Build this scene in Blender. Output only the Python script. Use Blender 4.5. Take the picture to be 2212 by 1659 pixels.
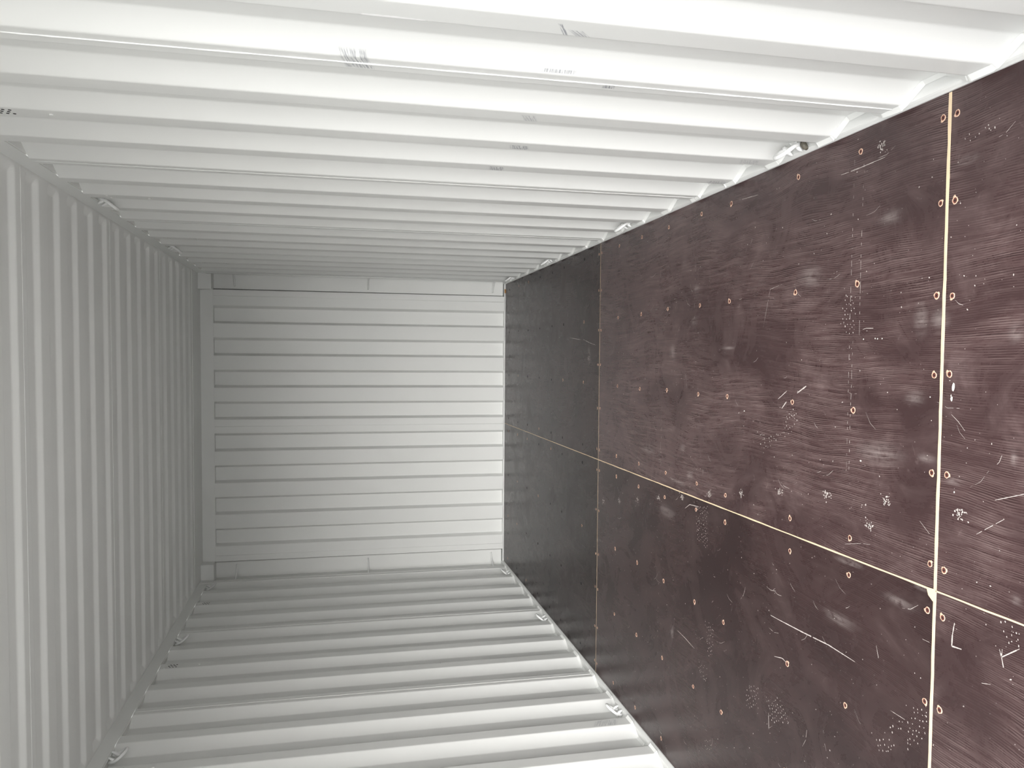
import bpy, math, random
from mathutils import Matrix, Vector
random.seed(7)
for o in list(bpy.data.objects): bpy.data.objects.remove(o)
scene = bpy.context.scene
C = scene.collection

# ------------------------------------------------------------------ camera
# x: across the container, y: into it (front end wall at y=0), z: up from the plywood floor.
# The phone was held on its side, so the camera is rolled by a quarter turn.
cam_d = bpy.data.cameras.new('camera'); cam = bpy.data.objects.new('camera', cam_d); C.objects.link(cam)
cam_d.sensor_fit = 'HORIZONTAL'; cam_d.sensor_width = 36.0; cam_d.lens = 27.6946
cam_d.shift_x = 0.0; cam_d.shift_y = 0.00973
cam_d.clip_start = 0.02; cam_d.clip_end = 300
R3 = [[0.007259, 0.998987, 0.044421], [-0.21744, 0.044936, -0.975039], [-0.976047, -0.002581, 0.217546]]
cam.matrix_world = Matrix.Translation((0.54338, -6.46552, 1.37999)) @ Matrix(R3).to_4x4()
scene.camera = cam

# ------------------------------------------------------------------ overcast sky, exposure
SUN_ROT = 174
w = bpy.data.worlds.new('overcast_sky'); scene.world = w; w.use_nodes = True
bg = w.node_tree.nodes['Background']
sky = w.node_tree.nodes.new('ShaderNodeTexSky'); sky.sky_type = 'NISHITA'; sky.sun_disc = False
sky.sun_elevation = math.radians(30); sky.sun_rotation = math.radians(SUN_ROT); sky.air_density = 1.0; sky.dust_density = 4.0; sky.ozone_density = 1.0
hs = w.node_tree.nodes.new('ShaderNodeHueSaturation'); hs.inputs['Saturation'].default_value = 0.10      # thin haze
w.node_tree.links.new(sky.outputs[0], hs.inputs['Color']); w.node_tree.links.new(hs.outputs[0], bg.inputs[0])
bg.inputs[1].default_value = 0.35
vs = scene.view_settings
vs.view_transform = 'Standard'; vs.look = 'None'; vs.gamma = 1.0; vs.use_curve_mapping = False
vs.exposure = 0.76

# ------------------------------------------------------------------ mesh helpers
class MB:
    def __init__(s): s.v = []; s.f = []; s.m = []
    def quad_strip(s, A, B, mi=0):
        n = len(s.v); k = len(A); s.v += A + B
        for i in range(k - 1): s.f.append((n+i, n+i+1, n+k+i+1, n+k+i)); s.m.append(mi)
    def poly(s, pts, mi=0):
        n = len(s.v); s.v += pts; s.f.append(tuple(range(n, n+len(pts)))); s.m.append(mi)
    def box(s, x0, x1, y0, y1, z0, z1, b=0.0, mi=0):
        x0, x1 = min(x0, x1), max(x0, x1)
        if b <= 0:
            n = len(s.v)
            s.v += [(x0,y0,z0),(x1,y0,z0),(x1,y1,z0),(x0,y1,z0),(x0,y0,z1),(x1,y0,z1),(x1,y1,z1),(x0,y1,z1)]
            for q in ((0,3,2,1),(4,5,6,7),(0,1,5,4),(1,2,6,5),(2,3,7,6),(3,0,4,7)): s.f.append(tuple(n+i for i in q)); s.m.append(mi)
            return
        import bmesh
        bm = bmesh.new(); bmesh.ops.create_cube(bm, size=1)
        for v in bm.verts: v.co = Vector((x0+(v.co.x+.5)*(x1-x0), y0+(v.co.y+.5)*(y1-y0), z0+(v.co.z+.5)*(z1-z0)))
        bmesh.ops.bevel(bm, geom=list(bm.edges), offset=b, segments=2, affect='EDGES')
        n = len(s.v); bm.verts.index_update()
        s.v += [tuple(v.co) for v in bm.verts]
        for f in bm.faces: s.f.append(tuple(n+v.index for v in f.verts)); s.m.append(mi)
        bm.free()
    def tube(s, path, r, seg=10, closed=False, mi=0, taper=None):
        P = [Vector(p) for p in path]; k = len(P); n = len(s.v)
        up = None
        for i, p in enumerate(P):
            a = P[i-1] if (i > 0 or closed) else P[i]; b = P[(i+1) % k] if (i < k-1 or closed) else P[i]
            t = (b - a).normalized()
            if up is None: up = t.orthogonal().normalized()
            up = (up - t*up.dot(t)).normalized(); sd = t.cross(up)
            rr = r*(taper[i] if taper else 1)
            for j in range(seg):
                an = 2*math.pi*j/seg; s.v.append(tuple(p + (up*math.cos(an) + sd*math.sin(an))*rr))
        for i in range(k if closed else k-1):
            for j in range(seg):
                i2 = (i+1) % k; j2 = (j+1) % seg
                s.f.append((n+i*seg+j, n+i*seg+j2, n+i2*seg+j2, n+i2*seg+j)); s.m.append(mi)
        if not closed:
            s.f.append(tuple(n+j for j in reversed(range(seg)))); s.m.append(mi)
            s.f.append(tuple(n+(k-1)*seg+j for j in range(seg))); s.m.append(mi)
    def mesh(s, name, mats, smooth=False):
        me = bpy.data.meshes.new(name); me.from_pydata([tuple(v) for v in s.v], [], s.f)
        for m in (mats if isinstance(mats, (list, tuple)) else [mats]): me.materials.append(m)
        for p, mi in zip(me.polygons, s.m): p.material_index = mi; p.use_smooth = smooth
        me.update(); return me
    def build(s, name, mats, parent=None, smooth=False, fixn=True):
        me = s.mesh(name, mats, smooth)
        if fixn:
            import bmesh
            bm = bmesh.new(); bm.from_mesh(me); bmesh.ops.recalc_face_normals(bm, faces=bm.faces); bm.to_mesh(me); bm.free()
        return link(name, me, parent)
def link(name, me, parent=None):
    o = bpy.data.objects.new(name, me); C.objects.link(o)
    if parent is not None: o.parent = parent
    return o
def tag(o, label, cat=None, group=None, kind=None):
    o['label'] = label
    if cat: o['category'] = cat
    if group: o['group'] = group
    if kind: o['kind'] = kind
    return o
def empty(name, loc=(0,0,0)):
    o = bpy.data.objects.new(name, None); C.objects.link(o); o.location = loc; o.empty_display_size = .05; return o

# ------------------------------------------------------------------ material helpers
class NT:
    def __init__(s, name):
        s.mat = bpy.data.materials.new(name); s.mat.use_nodes = True; s.nt = s.mat.node_tree
        s.b = s.nt.nodes['Principled BSDF']
        s.pos = s.nt.nodes.new('ShaderNodeNewGeometry').outputs['Position']
    def n(s, t, **kw):
        x = s.nt.nodes.new(t)
        for k, v in kw.items(): setattr(x, k, v)
        return x
    def inp(s, sock, v):
        if isinstance(v, bpy.types.NodeSocket): s.nt.links.new(v, sock)
        elif v is not None: sock.default_value = v
    def math(s, op, a, b=None, c=None, clamp=False):
        x = s.n('ShaderNodeMath', operation=op, use_clamp=clamp)
        for i, v in enumerate((a, b, c)):
            if v is not None: s.inp(x.inputs[i], v)
        return x.outputs[0]
    def vm(s, op, a, b=None):
        x = s.n('ShaderNodeVectorMath', operation=op); s.inp(x.inputs[0], a)
        if b is not None: s.inp(x.inputs[1], b)
        return x.outputs['Value'] if op in ('LENGTH', 'DISTANCE', 'DOT_PRODUCT') else x.outputs[0]
    def noise(s, vec, scale=1.0, detail=2.0, rough=.5, dist=0.0):
        x = s.n('ShaderNodeTexNoise'); s.inp(x.inputs['Vector'], vec)
        x.inputs['Scale'].default_value = scale; x.inputs['Detail'].default_value = detail
        x.inputs['Roughness'].default_value = rough; x.inputs['Distortion'].default_value = dist
        return x.outputs['Fac']
    def ss(s, v, lo, hi, a=0.0, b=1.0):
        x = s.n('ShaderNodeMapRange', interpolation_type='SMOOTHSTEP'); s.inp(x.inputs[0], v)
        for i, q in enumerate((lo, hi, a, b)): x.inputs[i+1].default_value = q
        return x.outputs[0]
    def mix(s, f, a, b):
        x = s.n('ShaderNodeMix', data_type='RGBA'); s.inp(x.inputs[0], f)
        s.inp(x.inputs[6], a if isinstance(a, bpy.types.NodeSocket) else (*a, 1)); s.inp(x.inputs[7], b if isinstance(b, bpy.types.NodeSocket) else (*b, 1))
        return x.outputs[2]
    def sep(s, v):
        x = s.n('ShaderNodeSeparateXYZ'); s.inp(x.inputs[0], v); return x.outputs
    def comb(s, a, b, c):
        x = s.n('ShaderNodeCombineXYZ')
        for i, v in enumerate((a, b, c)): s.inp(x.inputs[i], v)
        return x.outputs[0]
    def out(s, col=None, rough=None, bump=None, bstr=.2, bdist=.002, metal=0.0, spec=.5):
        s.inp(s.b.inputs['Base Color'], col if isinstance(col, bpy.types.NodeSocket) else (*col, 1))
        s.inp(s.b.inputs['Roughness'], rough); s.b.inputs['Metallic'].default_value = metal
        s.b.inputs['Specular IOR Level'].default_value = spec
        if bump is not None:
            x = s.n('ShaderNodeBump'); x.inputs['Strength'].default_value = bstr; x.inputs['Distance'].default_value = bdist
            s.inp(x.inputs['Height'], bump); s.nt.links.new(x.outputs[0], s.b.inputs['Normal'])
        return s.mat

PAINT = (0.79, 0.80, 0.783)
def paint_mat(name, scuffs=(), whites=(), col=PAINT):
    """matt light grey container paint; scuffs = (y, z, half y, half z, streak lean) of rubbed grey patches"""
    t = NT(name)
    c = t.mix(t.ss(t.noise(t.pos, 2.3, 4), .35, .7, 0, .5), col, tuple(v*.955 for v in col))
    rough = .42
    X, Y, Z = t.sep(t.pos)
    for (y, z, hy, hz, lean, amt) in scuffs:
        dy = t.math('SUBTRACT', Y, y); dz = t.math('SUBTRACT', Z, z)
        a = t.math('DIVIDE', dy, hy); b = t.math('DIVIDE', t.math('ADD', dz, t.math('MULTIPLY', dy, lean)), hz)
        r = t.math('MAXIMUM', t.math('ABSOLUTE', a), t.math('ABSOLUTE', b))
        nz = t.noise(t.comb(t.math('MULTIPLY', dy, 18), t.math('MULTIPLY', t.math('ADD', dz, t.math('MULTIPLY', dy, lean)), 240), 0.0), 1.0, 4, .6)
        m = t.math('MULTIPLY', t.ss(t.math('ADD', r, t.math('MULTIPLY', nz, .8)), 1.35, 1.05), t.ss(nz, .40, .58))
        c = t.mix(t.math('MULTIPLY', m, amt), c, (.28, .29, .32))
    for (y, z, hy, hz, lean, amt) in whites:
        dy = t.math('SUBTRACT', Y, y); dz = t.math('SUBTRACT', Z, z)
        a = t.math('DIVIDE', t.math('ADD', dy, t.math('MULTIPLY', dz, lean)), hy); b = t.math('DIVIDE', dz, hz)
        r = t.vm('LENGTH', t.comb(a, b, 0.0))
        nz = t.noise(t.pos, 60, 4, .6)
        c = t.mix(t.math('MULTIPLY', t.ss(t.math('ADD', r, nz), 1.5, 1.2), amt), c, (.95, .95, .95))
    fine = t.noise(t.pos, 260, 2)
    return t.out(c, rough, bump=fine, bstr=.05, bdist=.001, spec=.4)

M_wall_r = paint_mat('paint_wall_right',
    scuffs=[(-4.735,1.337,.05,.036,.25,.8),(-4.988,.955,.030,.006,.5,.9),(-4.978,.92,.016,.018,.9,.7),(-4.765,.90,.006,.05,0,.8),
            (-4.709,.765,.012,.018,.2,.9),(-4.144,.845,.036,.034,.3,.85),(-3.88,.862,.03,.03,.2,.85),(-4.434,.885,.03,.022,.4,.5),
            (-3.87,.06,.03,.05,.3,.5),(-4.16,.10,.03,.04,.4,.35),(-3.62,1.755,.03,.02,.1,.12)],
    whites=[(-4.967,1.275,.008,.07,.02,1.0)])
M_wall_l = paint_mat('paint_wall_left', scuffs=[(-3.0,.14,.036,.07,.5,.45),(-2.114,.813,.006,.004,0,1.0)])
M_paint = paint_mat('paint_light_grey')
M_roof = paint_mat('paint_roof')
def plain(name, col, rough, metal=0.0, spec=.5, nscale=40, var=.15):
    t = NT(name); c = t.mix(t.noise(t.pos, nscale, 3), tuple(v*(1-var) for v in col), tuple(min(1, v*(1+var)) for v in col))
    return t.out(c, rough, metal=metal, spec=spec)
M_caulk = plain('white_caulk', (.82,.83,.81), .35, var=.03)
M_ring = plain('painted_steel_bar', (.82,.83,.82), .35, var=.04)
M_rust = plain('bare_rusty_steel', (.10,.09,.07), .6, var=.6, nscale=120)
M_black = plain('dark_hole', (.012,.011,.012), .8)
M_seal = plain('cream_joint_sealant', (.76,.60,.40), .5, nscale=30, var=.12)
M_seal_thin = plain('dirty_joint_sealant', (.36,.27,.18), .5, nscale=14, var=.5)
M_orange = plain('orange_sealant', (.55,.26,.06), .5)
M_torn = plain('torn_pale_wood', (.66,.45,.33), .7, nscale=300, var=.35)
M_screw = plain('copper_brown_screw', (.20,.065,.048), .45, metal=.2, nscale=400, var=.4)
M_screw_dk = plain('dark_screw', (.05,.03,.028), .5, nscale=400, var=.4)
M_fleck = plain('pale_dust', (.50,.45,.425), .8, nscale=90, var=.25)
M_chip = plain('white_paint_chip', (.86,.85,.78), .6, var=.04)
M_ground = plain('concrete_yard', (.60,.60,.585), .85, nscale=3, var=.2)

SMEARS = [(0.82,-3.593,.025,.026),(0.695,-3.577,.026,.03),(0.574,-3.375,.039,.03),(0.588,-3.863,.01,.054),(0.56,-2.249,.065,.03),(0.083,-3.559,.022,.033),
 (0.185,-3.491,.019,.035),(0.038,-3.452,.011,.088),(0.135,-3.125,.017,.085),(-0.181,-4.526,.02,.085),(-0.061,-4.765,.014,.07),(-0.001,-4.843,.009,.03),
 (-0.011,-4.57,.012,.07),(0.643,-4.876,.032,.036),(0.646,-4.816,.045,.03),(0.455,-4.801,.02,.039),(0.312,-4.845,.013,.037),(0.27,-4.934,.011,.027),
 (0.91,-4.699,.024,.051),(0.996,-4.945,.012,.039),(-0.602,-3.417,.035,.018),(-0.105,-3.34,.028,.094),(0.604,-5.09,.024,.023),(0.344,-5.096,.019,.011),
 (0.046,-5.114,.015,.018),(0.792,-4.352,.041,.069),(0.304,-4.681,.036,.102)]
def ply_mat(name, grain, seed, x0, x1, y0, y1, dusty=1.0, tone=1.0):
    """brown phenolic film on plywood: fine ripple along the sheet, rubbed dust, smears"""
    t = NT(name); X, Y, Z = t.sep(t.pos)
    warp = t.noise(t.comb(t.math('MULTIPLY', X, 2.2), t.math('MULTIPLY', Y, 1.3), seed), 1.0, 2, .5)
    warp2 = t.noise(t.comb(t.math('MULTIPLY', X, 9), t.math('MULTIPLY', Y, 5), seed+3), 1.0, 2, .5)
    xs = t.math('ADD', t.math('MULTIPLY', X, 190), t.math('ADD', t.math('MULTIPLY', warp, 22), t.math('MULTIPLY', warp2, .9)))
    gn = t.noise(t.comb(t.math('MULTIPLY', xs, .6), t.math('MULTIPLY', Y, 6), seed), 1.0, 3.5, .62)
    wv = t.math('SINE', t.math('ADD', t.math('MULTIPLY', xs, 6.2832), t.math('MULTIPLY', gn, 7.0)))
    amp = t.ss(t.noise(t.comb(t.math('MULTIPLY', X, 60), t.math('MULTIPLY', Y, 14), seed+5), 1.0, 4, .65), .34, .62)
    g = t.math('ADD', t.math('MULTIPLY', t.math('MULTIPLY', wv, amp), .17), t.math('ADD', .20, t.math('MULTIPLY', gn, .6)))
    lines = t.ss(g, .42, .72)
    patch = t.noise(t.comb(t.math('MULTIPLY', X, 3.2), t.math('MULTIPLY', Y, 2.0), seed+9), 1.0, 5, .6, .6)
    mask = t.ss(patch, .36, .62)
    rub = t.noise(t.comb(t.math('MULTIPLY', X, 5), t.math('MULTIPLY', Y, 4), seed+21), 1.0, 9, .68, 1.2)
    dust = t.ss(rub, .46, .82)
    rub2 = t.noise(t.comb(t.math('MULTIPLY', X, 30), t.math('MULTIPLY', Y, 26), seed+33), 1.0, 8, .72, .8)
    spots = t.math('MULTIPLY', t.ss(rub2, .58, .80), t.ss(rub, .42, .62))
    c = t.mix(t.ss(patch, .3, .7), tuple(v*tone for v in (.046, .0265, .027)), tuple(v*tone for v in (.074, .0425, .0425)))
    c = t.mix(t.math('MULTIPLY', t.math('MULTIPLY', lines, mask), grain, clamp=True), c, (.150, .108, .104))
    c = t.mix(t.math('MULTIPLY', t.math('MULTIPLY', t.ss(g, .46, .30), mask), grain*.9, clamp=True), c, (.022, .013, .013))
    c = t.mix(t.math('MULTIPLY', dust, .26*dusty), c, (.29, .215, .208))
    c = t.mix(t.math('MULTIPLY', spots, .34*dusty), c, (.38, .30, .288))
    sm = None
    for (x, y, hx, hy) in SMEARS:
        if not (x0-.05 < x < x1+.05 and y0-.05 < y < y1+.05): continue
        a = t.math('DIVIDE', t.math('SUBTRACT', X, x), hx); b = t.math('DIVIDE', t.math('SUBTRACT', Y, y), hy)
        m = t.ss(t.math('ADD', t.vm('LENGTH', t.comb(a, b, 0.0)), t.math('MULTIPLY', rub2, 2.4)), 2.5, 1.1)
        sm = m if sm is None else t.math('MAXIMUM', sm, m)
    if sm is not None: c = t.mix(t.math('MULTIPLY', t.math('MULTIPLY', sm, t.ss(t.math('ADD', rub2, t.math('MULTIPLY', gn, .5)), .55, .95)), .42), c, (.42, .365, .35))
    rough = t.math('ADD', t.math('MULTIPLY', dust, .12), t.math('ADD', .27, t.math('MULTIPLY', t.math('MULTIPLY', lines, mask), .12*grain)))
    t.b.inputs['IOR'].default_value = 1.42 if tone > .5 else 1.33
    return t.out(c, rough, bump=g, bstr=.11*grain if grain > .2 else .004, bdist=.001, spec=.38)

# ------------------------------------------------------------------ dimensions
WALL_X, DEPTH, FLOOR_X = 1.172, .036, 1.165
Z_RAIL0, Z_RAIL1, RAIL_X = 2.336, 2.410, 1.178
Y_DOOR, Y_WALL_END = -5.90, -.155
Z_BASE = .018

# ------------------------------------------------------------------ FLOOR
floor = tag(empty('floor'), 'brown film faced plywood container floor with pale sealed joints', 'floor', kind='structure')
SEAM_X, S1, S2 = .003, -2.432, -4.888
cols = [(-FLOOR_X, SEAM_X-.002), (SEAM_X+.002, FLOOR_X)]
rows = [(S1+.0015, -.002), (S2+.004, S1-.0015), (Y_DOOR, S2-.004)]
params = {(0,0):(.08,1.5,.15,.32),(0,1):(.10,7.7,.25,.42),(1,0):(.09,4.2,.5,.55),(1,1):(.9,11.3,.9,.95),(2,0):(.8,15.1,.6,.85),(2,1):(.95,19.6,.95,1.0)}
sheets = {}
for ri, (ya, yb) in enumerate(rows):
    for ci, (xa, xb) in enumerate(cols):
        g, sd, du, tn = params[(ri, ci)]
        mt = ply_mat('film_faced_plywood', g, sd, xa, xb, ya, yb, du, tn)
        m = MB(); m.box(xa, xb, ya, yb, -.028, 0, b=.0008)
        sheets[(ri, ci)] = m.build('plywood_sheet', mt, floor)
def sheet_at(x, y): return sheets[(0 if y > S1 else 1 if y > S2 else 2, 0 if x < SEAM_X else 1)]

def strip(name, p0, p1, wid, mat, jit=.0008, n=60, z=.0006):
    """a bead of sealant between two points with slightly ragged edges"""
    m = MB(); a = Vector(p0); b = Vector(p1); d = (b-a).normalized(); s = Vector((-d.y, d.x, 0))
    A, B, A2, B2 = [], [], [], []
    for i in range(n+1):
        p = a.lerp(b, i/n); wa = wid/2+random.uniform(-jit, jit); wb = wid/2+random.uniform(-jit, jit)
        A.append(tuple(p - s*wa + Vector((0,0,z)))); B.append(tuple(p + s*wb + Vector((0,0,z))))
        A2.append(tuple(p - s*wa + Vector((0,0,-.01)))); B2.append(tuple(p + s*wb + Vector((0,0,-.01))))
    m.quad_strip(A, B); m.quad_strip(A2, A); m.quad_strip(B, B2)
    return m.build(name, mat, floor, fixn=False)
strip('joint_sealant', (-FLOOR_X+.002, S2, 0), (FLOOR_X-.002, S2, 0), .0085, M_seal, .0010)
strip('joint_sealant', (SEAM_X, Y_DOOR, 0), (SEAM_X, S1-.004, 0), .0040, M_seal, .0006)
strip('joint_sealant', (SEAM_X, S1-.004, 0), (SEAM_X, -.004, 0), .0032, M_seal, .0005)
strip('joint_sealant', (-FLOOR_X+.002, S1, 0), (FLOOR_X-.002, S1, 0), .0035, M_seal_thin, .0006)
m = MB(); m.poly([(SEAM_X+.002, S2+.027, .0012),(SEAM_X+.004, S2-.004, .0012),(SEAM_X-.030, S2-.003, .0012),(SEAM_X-.026, S2+.006, .0012),(SEAM_X-.016, S2+.020, .0012)])
m.build('joint_sealant', M_seal, floor)
m = MB(); m.box(1.09, 1.125, -.004, .001, -.002, .008, b=.002); m.build('joint_sealant', M_orange, floor)

# screws ------------------------------------------------------------
def screw_mesh(kind):
    m = MB(); N = 14; R = .0085; off = random.uniform(0, 6)
    outer = []
    for i in range(N):
        a = 2*math.pi*i/N; k = 1+random.uniform(-.10, .12)
        if kind < 4 and i in (kind*3, kind*3+1): k += random.uniform(.1, .5)
        outer.append((R*k*math.cos(a), R*k*math.sin(a), .0004))
    inner = [(.0066*math.cos(2*math.pi*i/N), .0062*math.sin(2*math.pi*i/N), .0010) for i in range(N)]
    headr = [(.0062*math.cos(2*math.pi*i/N), .0062*math.sin(2*math.pi*i/N), .0006) for i in range(N)]
    dark = kind >= 4
    m.quad_strip(outer+outer[:1], inner+inner[:1], 2 if dark else 0)
    m.quad_strip(inner+inner[:1], headr+headr[:1], 2 if dark else 0)
    m.poly(headr, 2 if dark else 1)
    c, s = math.cos(off), math.sin(off)
    for (dx, dy) in ((.0042, .0009), (.0009, .0042)):
        m.poly([(dx*a*c-dy*b*s, dx*a*s+dy*b*c, .0009) for a, b in ((-1,-1),(1,-1),(1,1),(-1,1))], 2)
    return m.mesh('screw', [M_torn, M_screw, M_black])
smesh = [screw_mesh(k) for k in range(5)]
GX = [1.108, .757, .412, .056, -.048, -.411, -.753, -1.105]
PX = [1.110, .915, .698, .514, .279, .059, -.052, -.275, -.512, -.700, -.915, -1.108]
GY = [-5.21, -5.53, -5.82, -4.571, -4.277, -3.859, -3.623, -3.320, -3.016, -2.714, -2.152, -1.738, -1.470, -1.150, -.812, -.494, -.16]
spots = [(x, y) for y in GY for x in GX] + [(x, y) for x in PX for y in (-4.867, -4.912, -2.410, -2.452)]
for (x, y) in spots:
    far = y > -2.2
    k = 4 if (far and random.random() < .75) else random.randrange(4)
    if y > -2.6 and y < -2.3: k = random.randrange(4)
    o = link('screw', smesh[k], sheet_at(x, y))
    o.location = (x+random.uniform(-.004, .004), y+random.uniform(-.003, .003), 0)
    sc = .72 if (-2.6 < y < -2.3) else random.uniform(.88, 1.1)
    o.rotation_euler.z = random.uniform(0, 6.28); o.scale = (sc, sc, 1)

# dust flecks, footprints, scratches --------------------------------
flecks = {k: MB() for k in sheets}
def key_at(x, y): return (0 if y > S1 else 1 if y > S2 else 2, 0 if x < SEAM_X else 1)
def inside(x, y):
    return abs(x) < FLOOR_X-.01 and Y_DOOR+.01 < y < -.01 and abs(x-SEAM_X) > .006 and abs(y-S1) > .004 and abs(y-S2) > .010
def fleck(x, y, a, b, rot, mi=0, z=.0005, n=6):
    if not inside(x, y): return
    mb = flecks[key_at(x, y)]; c, s = math.cos(rot), math.sin(rot); pts = []
    for i in range(n):
        t = 2*math.pi*i/n; k = random.uniform(.75, 1.2); u, v = a*k*math.cos(t), b*k*math.sin(t)
        pts.append((x+u*c-v*s, y+u*s+v*c, z))
    mb.poly(pts, mi)
def scratch(pts, wid, mi=0, z=.0004, gap=.0):
    P = []
    for i in range(len(pts)-1):
        a, b = Vector((*pts[i], z)), Vector((*pts[i+1], z)); k = max(2, int((b-a).length/.008))
        P += [a.lerp(b, j/k) for j in range(k)]
    P.append(Vector((*pts[-1], z)))
    if len(P) < 2: return
    for i in range(len(P)-1):
        if random.random() < gap: continue
        a, b = P[i], P[i+1]; d = (b-a).normalized(); s = Vector((-d.y, d.x, 0))
        e = math.sin(math.pi*min(1, max(.06, (i+.5)/len(P))))**.4
        wa = wid*e*random.uniform(.7, 1.15)/2
        if inside(a.x, a.y): flecks[key_at(a.x, a.y)].poly([tuple(a-s*wa), tuple(b-s*wa), tuple(b+s*wa), tuple(a+s*wa)], mi)
SCR = [([(-.285,-4.178),(-.284,-4.227),(-.279,-4.36),(-.272,-4.487),(-.276,-4.605)], .0040, .08), ([(-.578,-3.471),(-.584,-3.543),(-.596,-3.628)], .0022, 0),
 ([(-.053,-4.951),(-.083,-4.946),(-.109,-4.945),(-.106,-4.974)], .0042, 0), ([(-.068,-5.077),(-.083,-5.083),(-.103,-5.089)], .0030, .1),
 ([(-.065,-5.084),(-.083,-5.083),(-.049,-5.127)], .0030, .1), ([(.423,-4.922),(.409,-4.942),(.389,-4.963)], .0014, 0), ([(.421,-4.193),(.449,-4.242)], .0028, .1),
 ([(.445,-4.299),(.468,-4.346)], .0060, .05), ([(.393,-4.216),(.415,-4.241)], .0055, .05), ([(1.064,-4.489),(1.065,-4.575),(1.069,-4.67)], .0022, .1),
 ([(1.105,-3.919),(1.098,-4.044)], .0022, .2), ([(-.347,-4.75),(-.347,-4.785),(-.347,-4.802)], .0014, 0), ([(-.125,-4.853),(-.125,-4.876)], .0012, 0),
 ([(-.2,-4.689),(-.23,-4.699)], .0022, 0), ([(.629,-4.6),(.632,-4.615),(.631,-4.643)], .0018, 0), ([(.654,-4.094),(.776,-4.132),(.786,-4.202)], .0010, .25),
 ([(.158,-4.832),(.134,-4.865)], .0012, .1), ([(.159,-4.998),(.212,-5.078)], .0016, .4), ([(.059,-4.654),(.053,-4.617),(.036,-4.55)], .0010, .2),
 ([(-.411,-4.205),(-.4,-4.251),(-.405,-4.277)], .0030, .1), ([(.658,-2.143),(.635,-2.271),(.621,-2.375)], .0035, .2), ([(.673,-1.887),(.657,-2.1)], .0030, .4),
 ([(-.028,-3.646),(-.034,-3.564),(-.057,-3.522)], .0030, .2), ([(.248,-5.052),(.273,-5.124)], .0020, .3), ([(-.61,-4.177),(-.662,-4.182)], .0024, .2)]
for pts, wd, gp in SCR: scratch(pts, wd*.85, 0, gap=gp*.35)
for (xa, xb, y, gp) in ((1.10, .25, -4.548, .62), (1.08, .55, -4.588, .7), (.60, .10, -4.560, .75), (.35, .04, -3.268, .6), (.35, .04, -3.276, .7), (-.35, -.75, -3.27, .75), (.95, .60, -3.58, .75)):
    scratch([(xa, y), ((xa+xb)/2, y+.003), (xb, y+.001)], .0012, 0, gap=gp)
for (x, y) in [(-.209,-2.528),(-.164,-2.765),(-.112,-3.005),(-.063,-3.249),(-.013,-3.49),(.035,-3.73),(.079,-3.97),(.124,-4.216),(.158,-4.46),(.184,-4.709),(.2,-4.958),(.11,-4.647),(1.1,-4.656)]:
    for _ in range(26): fleck(x+random.gauss(0, .007), y+random.gauss(0, .009), random.uniform(.001, .0035), random.uniform(.001, .003), random.uniform(0, 3))
for (x, y, a, b) in [(.486,-4.925,.0095,.0045),(.459,-4.921,.006,.0035),(.603,-4.605,.002,.002),(.604,-4.652,.002,.002),(.603,-4.661,.002,.002),(.603,-4.679,.002,.002),(.276,-4.607,.002,.004),(.46,-4.854,.0018,.0018),(.369,-3.981,.002,.003),(.246,-4.938,.0025,.002),(.466,-4.919,.003,.0015)]:
    fleck(x, y, a, b, 0, 1, .0007, 8)
FEET = [[(.387,-4.25),(.402,-4.315),(.336,-4.293),(.293,-4.222)],[(.305,-4.058),(.302,-4.162),(.332,-4.247),(.235,-4.114)],[(.74,-4.511),(.72,-4.568),(.62,-4.572),(.619,-4.503)],
 [(.046,-3.691),(.06,-3.752),(.029,-3.745),(.02,-3.692)],[(-.033,-3.618),(-.008,-3.724),(-.176,-3.731),(-.167,-3.636)],[(-.456,-3.711),(-.441,-3.783),(-.568,-3.788),(-.583,-3.747)],
 [(-.634,-3.666),(-.625,-3.741),(-.682,-3.743),(-.694,-3.681)],[(-.58,-4.032),(-.539,-4.116),(-.62,-4.119),(-.657,-4.035)],[(-.561,-4.146),(-.53,-4.256),(-.586,-4.303),(-.633,-4.2)],
 [(-.914,-3.729),(-.887,-3.793),(-.925,-3.795),(-.948,-3.738)],[(-.435,-4.665),(-.419,-4.763),(-.453,-4.773),(-.478,-4.722)],
 [(-.353,-4.802),(-.299,-4.832),(-.278,-4.876),(-.361,-4.876),(-.418,-4.813)],[(-.41,-4.719),(-.345,-4.794),(-.365,-4.803),(-.42,-4.737)],
 [(1.05,-4.93),(1.06,-5.02),(1.045,-5.02),(1.035,-4.94)],[(-.0,-5.07),(.01,-5.14),(-.05,-5.16),(-.05,-5.09)]]
def in_poly(x, y, P):
    r = False; j = len(P)-1
    for i in range(len(P)):
        if (P[i][1] > y) != (P[j][1] > y) and x < (P[j][0]-P[i][0])*(y-P[i][1])/(P[j][1]-P[i][1])+P[i][0]: r = not r
        j = i
    return r
for P in FEET:
    cx = sum(p[0] for p in P)/len(P); cy = sum(p[1] for p in P)/len(P); st = .0135; ang = random.uniform(.2, .9)
    for i in range(-12, 13):
        for j in range(-12, 13):
            x = cx+(i*math.cos(ang)-j*math.sin(ang))*st+random.gauss(0, .002); y = cy+(i*math.sin(ang)+j*math.cos(ang))*st+random.gauss(0, .002)
            if in_poly(x, y, P) and random.random() < .85: fleck(x, y, random.uniform(.0012, .0030), random.uniform(.0010, .0018), .3)
for _ in range(2600):
    x = random.uniform(-1.15, 1.15); y = random.uniform(-5.6, -2.4) if random.random() < .85 else random.uniform(-2.4, -.2)
    r = .0006*random.paretovariate(2.4); r = min(r, .0018)
    fleck(x, y, r*random.uniform(.8, 1.8), r, random.uniform(0, 3), n=5)
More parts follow.
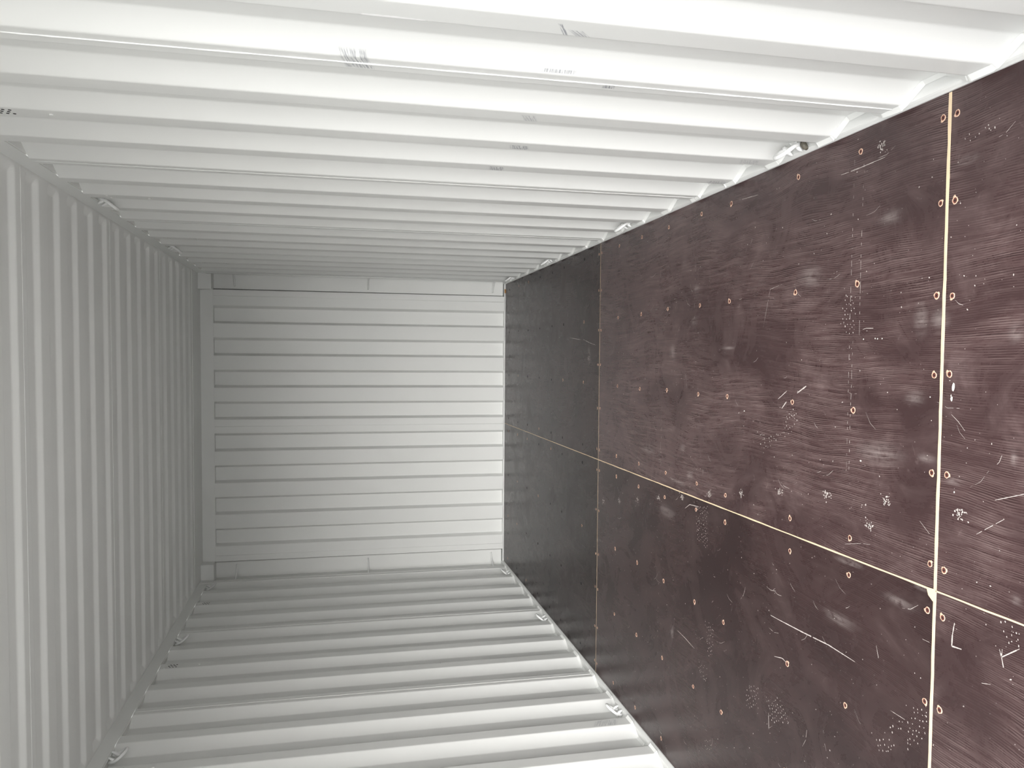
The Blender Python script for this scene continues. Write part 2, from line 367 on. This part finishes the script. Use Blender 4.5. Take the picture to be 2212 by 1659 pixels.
for _ in range(120):
    x = random.uniform(-1.1, 1.1); y = random.uniform(-5.4, -2.6); a = random.gauss(-1.57, .7); L = random.uniform(.01, .07)
    scratch([(x, y), (x+L*math.cos(a)*.5, y+L*math.sin(a)*.5), (x+L*math.cos(a+.2), y+L*math.sin(a+.2))], random.uniform(.0005, .0011), 0, gap=.15)
for k, mb in flecks.items():
    if mb.f:
        o = mb.build('dust_flecks', [M_fleck, M_chip], sheets[k], fixn=False); o['kind'] = 'stuff'

# ------------------------------------------------------------------ SIDE WALLS
def rounded(pts, r=.005, n=3):
    out = [pts[0]]
    for i in range(1, len(pts)-1):
        p, a, b = Vector(pts[i]), Vector(pts[i-1]), Vector(pts[i+1])
        ra = min(r, (a-p).length*.45); rb = min(r, (b-p).length*.45)
        q0 = p+(a-p).normalized()*ra; q2 = p+(b-p).normalized()*rb
        for k in range(n+1):
            t = k/n; q = q0*(1-t)**2+p*2*t*(1-t)+q2*t*t; out.append((q.x, q.y))
    out.append(pts[-1]); return out
def wall_profile(y0, pitch, ya, yb):
    """(y, depth) corners of the pressed profile between ya and yb; y0 = where a door facing slope meets an inner flange"""
    s = pitch/.278; P = []
    k = math.floor((ya-y0)/pitch)-1
    while True:
        b = y0+k*pitch
        for y, d in ((b, 0), (b+.070*s, 0), (b+.138*s, DEPTH), (b+.210*s, DEPTH)): P.append((y, d))
        if b > yb: break
        k += 1
    out = []
    for i in range(len(P)-1):
        (a, da), (b, db) = P[i], P[i+1]
        if b <= ya or a >= yb: continue
        if a < ya: out.append((ya, da+(db-da)*(ya-a)/(b-a)))
        else: out.append((a, da))
        if b > yb: out.append((yb, da+(db-da)*(yb-a)/(b-a)))
    if out[-1][0] < yb-1e-6: out.append((yb, 0))
    return rounded(out)
def sheet_from_profile(prof, sx, z0, z1, mat, parent, name='wall_panel'):
    m = MB(); T = .002
    I0 = [(sx*(WALL_X+d), y, z0) for y, d in prof]; I1 = [(sx*(WALL_X+d), y, z1) for y, d in prof]
    O0 = [(sx*(WALL_X+d+T), y, z0) for y, d in prof]; O1 = [(sx*(WALL_X+d+T), y, z1) for y, d in prof]
    m.quad_strip(I0, I1); m.quad_strip(O1, O0); m.quad_strip(I1, O1); m.quad_strip(O0, I0)
    m.poly([I0[0], I1[0], O1[0], O0[0]]); m.poly([I0[-1], O0[-1], O1[-1], I1[-1]])
    return m.build(name, mat, parent)
def weld_line(parent, sx, y, z0, z1, mat, wid=.0022):
    m = MB(); n = 90; path = []
    for i in range(n+1):
        path.append((sx*(WALL_X-.0002), y+random.uniform(-.0006, .0006), z0+(z1-z0)*i/n))
    m.tube(path, wid, 6, taper=[random.uniform(.7, 1.25) for _ in path]); return m.build('weld_seam', mat, parent, smooth=True)
def side_wall(name, sx, y0, pitch, weld_k, mat, label):
    W = tag(empty(name), label, 'wall', kind='structure')
    cuts = sorted([y0+k*pitch+.032 for k in weld_k]); edges = [Y_DOOR]+[c for c in cuts if Y_DOOR < c < Y_WALL_END-.2]+[Y_WALL_END]
    bead = MB()
    for a, b in zip(edges[:-1], edges[1:]):
        prof = wall_profile(y0, pitch, a, b)
        sheet_from_profile(prof, sx, Z_BASE, Z_RAIL0, mat, W)
        A, B = [], []
        for i, (y, d) in enumerate(prof):
            q0 = prof[max(0, i-1)]; q1 = prof[min(len(prof)-1, i+1)]; t = Vector((q1[0]-q0[0], q1[1]-q0[1])).normalized()
            nr = Vector((t.y, -t.x)); j = random.uniform(.8, 1.2)
            A.append((sx*(WALL_X+d+nr.y*.011*j), y+nr.x*.011*j, Z_BASE+.0006)); B.append((sx*(WALL_X+d-.0003), y, Z_BASE+.010*j))
        bead.quad_strip(A, B)
    bead.build('weld_bead', M_caulk, W, fixn=False)
    for c in edges[1:-1]:
        near = sx > 0 and c < -4.5
        weld_line(W, sx, c, Z_BASE+.003, Z_RAIL0, M_caulk if near else mat, .0022 if near else .0013)
    m = MB(); m.tube([(sx*(WALL_X+.002), Y_WALL_END+.003, Z_BASE), (sx*(WALL_X+.002), Y_WALL_END+.003, Z_RAIL0)], .005, 8)
    m.build('weld_seam', M_caulk, W, smooth=True)
    return W
WR = side_wall('wall_right', 1, -5.034, .278, (1, 5, 9, 13, 17), M_wall_r, 'light grey corrugated steel side wall at the top of the picture')
WL = side_wall('wall_left', -1, -1.897, .2845, (-14, -10, -6, -2, 2), M_wall_l, 'light grey corrugated steel side wall at the bottom of the picture')

def vent(W, sx, y, z, zdot, holes=True):
    m = MB()
    for i in range(3):
        for j in range(3):
            yy = y-.018+.016*i; zz = z+.016*(j-1)+(.008 if i == 1 else 0)
            m.tube([(sx*(WALL_X+.0015), yy, zz), (sx*(WALL_X-.0006), yy, zz)], .0042, 8)
    if holes: m.build('vent_holes', M_black, W)
    for (yy, zz) in ((y-.003, zdot), (y-.022, z+.045), (y+.012, z+.036)):
        r = MB(); r.tube([(sx*WALL_X, yy, zz), (sx*(WALL_X-.002), yy, zz), (sx*(WALL_X-.0032), yy, zz)], .0062, 10, taper=[1, .9, .45]); r.build('rivet', M_caulk, W, smooth=True)
for y in (-4.165, -3.053, -1.941, -.829): vent(WR, 1, y, 2.212, 2.104, y < -4)
for y in (-3.0, -1.862, -.724): vent(WL, -1, y, 2.266, 2.131)

# ------------------------------------------------------------------ bottom and top side rails
for nm, sx, side in (('baseboard_right', 1, 'right'), ('baseboard_left', -1, 'left')):
    m = MB(); prof = [(FLOOR_X, -.16), (FLOOR_X, .004), (FLOOR_X+.004, .013), (FLOOR_X+.007, Z_BASE), (1.262, Z_BASE), (1.262, -.16)]
    A = [(sx*x, Y_DOOR, z) for x, z in prof]; B = [(sx*x, .02, z) for x, z in prof]
    m.quad_strip(A+A[:1], B+B[:1]); m.poly(A); m.poly(B[::-1])
    tag(m.build(nm, M_paint), 'light grey steel bottom rail between the plywood floor and the %s side wall' % ('upper' if sx > 0 else 'lower'), 'rail', kind='structure')
for nm, sx in (('trim_1', 1), ('trim_2', -1)):
    m = MB(); m.box(sx*RAIL_X, sx*1.245, Y_DOOR, -.10, Z_RAIL0, Z_RAIL1, b=.004)
    tag(m.build(nm, M_paint), 'light grey square steel rail between the roof and the %s side wall' % ('upper' if sx > 0 else 'lower'), 'rail', kind='structure')

# ------------------------------------------------------------------ CEILING
ceil = tag(empty('ceiling'), 'light grey ribbed steel container roof seen at the left of the picture', 'ceiling', kind='structure')
Z_R, RD, RP, RY0 = 2.405, .016, .2115, -3.567
def roof_profile(ya, yb):
    P = []; k = math.floor((ya-RY0)/RP)-1
    while True:
        b = RY0+k*RP
        P += [(b, 0), (b+.088, 0), (b+.110, RD), (b+.1895, RD)]
        if b > yb: break
        k += 1
    out = [(ya, 0)]+[(y, d) for y, d in P if ya+.003 < y < yb-.003]+[(yb, 0)]
    return rounded(out, .006, 3)
xs = [-1.185, -1.176]+[-1.173+.005*i for i in range(9)]; xs = xs+[-1.02, -.5, 0, .5, 1.02]+[-v for v in reversed(xs)]
def ease(x):
    t = min(1, max(0, (1.173-abs(x))/.038)); return t*t*(3-2*t)
cuts = [RY0+.045+RP*k for k in (-10, -5, 0, 5, 10, 15)]
ed = [Y_DOOR]+[c for c in cuts if c > Y_DOOR+.02]
for a, b in zip(ed[:-1], ed[1:]):
    prof = roof_profile(a, b); m = MB()
    rowsv = [[(x, y, Z_R+d*ease(x)) for x in xs] for y, d in prof]
    for i in range(len(rowsv)-1): m.quad_strip(rowsv[i], rowsv[i+1])
    rows2 = [[(x, y, z+.002) for x, y, z in r] for r in rowsv]
    for i in range(len(rows2)-1): m.quad_strip(rows2[i+1], rows2[i])
    m.build('roof_panel', M_roof, ceil, fixn=False)
for c in ed[1:]:
    m = MB(); path = [(-1.17+2.34*i/120, c+random.uniform(-.0006, .0006), Z_R+.0002) for i in range(121)]
    m.tube(path, .0013, 6, taper=[random.uniform(.7, 1.25) for _ in path]); m.build('weld_seam', M_paint, ceil, smooth=True)
m = MB(); m.box(-1.185, 1.185, ed[-1]-.004, .05, 2.4015, 2.42, b=.001); m.build('reinforcing_plate', M_roof, ceil)

# ------------------------------------------------------------------ FRONT END WALL
WF = tag(empty('wall_front'), 'light grey corrugated steel end wall at the back of the container', 'wall', kind='structure')
prof = [(-1.062, 0)]
for i in range(7, -1, -1):
    c = .872-.2492*i
    prof += [(c-.069, 0), (c-.052, .0456), (c+.052, .0456), (c+.069, 0)]
prof.append((1.062, 0)); prof = rounded(prof, .005, 3)
split = [-1.062, -1.016, -.19+.0, .035, 1.016, 1.062]
def front_sheet(pr):
    m = MB(); I0 = [(x, y, -.01) for x, y in pr]; I1 = [(x, y, 2.306) for x, y in pr]; O0 = [(x, y+.002, -.01) for x, y in pr]; O1 = [(x, y+.002, 2.306) for x, y in pr]
    m.quad_strip(I0, I1); m.quad_strip(O1, O0); m.quad_strip(I0, O0); m.quad_strip(O1, I1)
    m.poly([I0[0], O0[0], O1[0], I1[0]]); m.poly([I0[-1], I1[-1], O1[-1], O0[-1]])
    m.build('wall_panel', M_paint, WF)
cs = -.0005+.0
mid = 0.0; gap_c = .872-.2492*3.5
for a, b in ((-1.062, -1.016), (-1.016, gap_c), (gap_c, 1.016), (1.016, 1.062)):
    pr = [(a, 0)]+[(x, y) for x, y in prof if a+1e-5 < x < b-1e-5]+[(b, 0)]
    front_sheet(pr)
for x in (-1.016, gap_c, 1.016):
    m = MB(); m.tube([(x, -.0002, .002), (x, -.0002, 2.304)], .0014, 6); m.build('weld_seam', M_caulk, WF, smooth=True)
m = MB(); m.box(-1.062, 1.062, -.004, .07, 2.306, 2.42, b=.003); m.build('header_rail', M_paint, WF)
m = MB(); m.box(-1.19, 1.19, -.002, .07, -.08, .009, b=.002); m.build('sill_strip', M_paint, WF)
# corner posts with gussets: the post face lies a little behind the end wall sheets
for nm, sx in (('trim_3', 1), ('trim_4', -1)):
    T = tag(empty(nm), 'light grey steel corner post beside the end wall, at its %s edge in the picture' % ('upper' if sx > 0 else 'lower'), 'corner post', kind='structure')
    m = MB(); m.box(sx*1.072, sx*1.26, .022, .08, .016, 2.40, b=.004); m.box(sx*1.02, sx*1.062, .004, .10, -.16, 2.43); m.box(sx*1.06, sx*1.262, .075, .10, -.16, 2.43); m.build('post_face', M_paint, T)
    m = MB(); m.box(sx*1.196, sx*1.26, -.175, .03, .0, 2.40, b=.003); m.box(sx*1.1745, sx*1.26, -.20, -.154, .0, 2.40); m.build('post_side', M_paint, T)
    m = MB(); m.box(sx*1.058, sx*1.205, -.105, .022, 2.306, 2.412, b=.003); m.build('corner_gusset', M_paint, T)
# rear door frame (around the opening the light comes through)
DF = tag(empty('door_1', (0, Y_DOOR, 0)), 'open rear doorway frame of the container', 'doorway', kind='structure')
for sx in (1, -1):
    m = MB(); m.box(sx*1.15, sx*1.25, -.16, -.002, -.16, 2.42, b=.006); m.build('door_post', M_paint, DF)
m = MB(); m.box(-1.15, 1.15, -.16, -.002, 2.30, 2.45, b=.006); m.build('door_header', M_paint, DF)
m = MB(); m.box(-1.15, 1.15, -.16, -.002, -.16, -.004, b=.006); m.build('door_sill', M_paint, DF)
m = MB(); m.box(-60, 60, -70, 50, -.4, -.17); tag(m.build('yard_ground', M_ground), 'grey concrete yard the container stands on', 'ground', kind='structure')

# ------------------------------------------------------------------ LASHING RINGS AND BARS
def ring_meshes(rusty=False):
    """local frame: x into the room, y along the wall, z away from the rail"""
    m = MB(); P = []
    hw, H = .036, .070
    P.append((.000, -hw*.80, .004)); P.append((.002, -hw*.92, .018))
    P.append((.012, -hw, .038))
    for i in range(9):
        a = math.pi*(1-i/8); P.append((.012+.022*math.sin(a)+.004, hw*math.cos(a)*.98, .042+(H-.042)*math.sin(a)))
    P.append((.012, hw, .038)); P.append((.002, hw*.92, .018)); P.append((.000, hw*.80, .004))
    m.tube(P, .0066, 10)
    ring = m.mesh('ring_bar', M_ring, True)
    lugs = []
    for s in (-1, 1):
        l = MB(); l.tube([(-.004, s*.030, .030), (.004, s*.029, .026), (.014, s*.027, .014), (.021, s*.026, .002)], .0072, 8, taper=[.8, 1.1, .95, .45]); lugs.append(l.mesh('lug', M_ring, True))
    return ring, lugs
ring_me, lug_me = ring_meshes()
def lashing_ring(sx, y, top, label, rusty=False):
    o = empty('lashing_ring', (sx*1.190, y, Z_RAIL0 if top else Z_BASE))
    o.scale = (-sx, 1, -1 if top else 1)
    tag(o, label, 'lashing ring', 'lashing rings along the side rails')
    link('ring_bar', ring_me, o)
    for l in lug_me: link('lug', l, o)
    if rusty:
        m = MB(); m.tube([(-.006, -.046, .014), (.006, -.050, .016), (.016, -.050, .008), (.019, -.048, .001)], .0085, 8, taper=[.7, 1.1, 1, .6]); q = m.build('bare_end', M_rust, o, smooth=True); q['label'] = 'bare rusty metal end'
    return o
for y, lb, ru in ((-4.302, 'white lashing ring with a bare rusty end, beside the floor on the upper wall', True),
                  (-2.905, 'white lashing ring beside the floor, upper side wall, second from the nearest', False),
                  (-1.520, 'small white lashing ring beside the floor, upper side wall, third from the nearest', False),
                  (-.410, 'farthest white lashing ring beside the floor on the upper wall, near the end wall', False)):
    lashing_ring(1, y, False, lb, ru)
for y, lb in ((-2.867, 'white lashing ring beside the floor on the lower side wall, nearest one in view'),
              (-1.470, 'white lashing ring beside the floor on the lower side wall, middle of the three'),
              (-.330, 'white lashing ring beside the floor in the lower corner by the end wall')):
    lashing_ring(-1, y, False, lb)
for y, lb in ((-2.880, 'white lashing ring under the roof rail on the upper side wall, nearest one in view'),
              (-1.500, 'small white lashing ring under the roof rail on the upper side wall, farther one')):
    lashing_ring(1, y, True, lb)
for y, lb in ((-2.857, 'white lashing ring under the roof rail on the lower side wall, nearest one in view'),
              (-1.434, 'white lashing ring under the roof rail on the lower side wall, middle of the three'),
              (-.296, 'white lashing ring under the roof rail in the lower corner by the end wall')):
    lashing_ring(-1, y, True, lb)
names = {2.15: 'next to the roof', 1.13: 'at half height', .105: 'next to the floor'}
for sx in (1, -1):
    for z in (2.15, 1.13, .105):
        o = MB(); o.tube([(sx*1.200, -.125, 0), (sx*1.190, -.085, 0), (sx*1.165, -.035, 0), (sx*1.135, .004, 0), (sx*1.108, .016, 0), (sx*1.095, .024, 0)], .0062, 10)
        b = o.build('lashing_bar', M_ring, smooth=True); b.location.z = z
        tag(b, 'thin bent steel lashing bar %s on the %s corner post' % (names[z], 'upper' if sx > 0 else 'lower'), 'lashing bar', 'lashing bars on the corner posts')
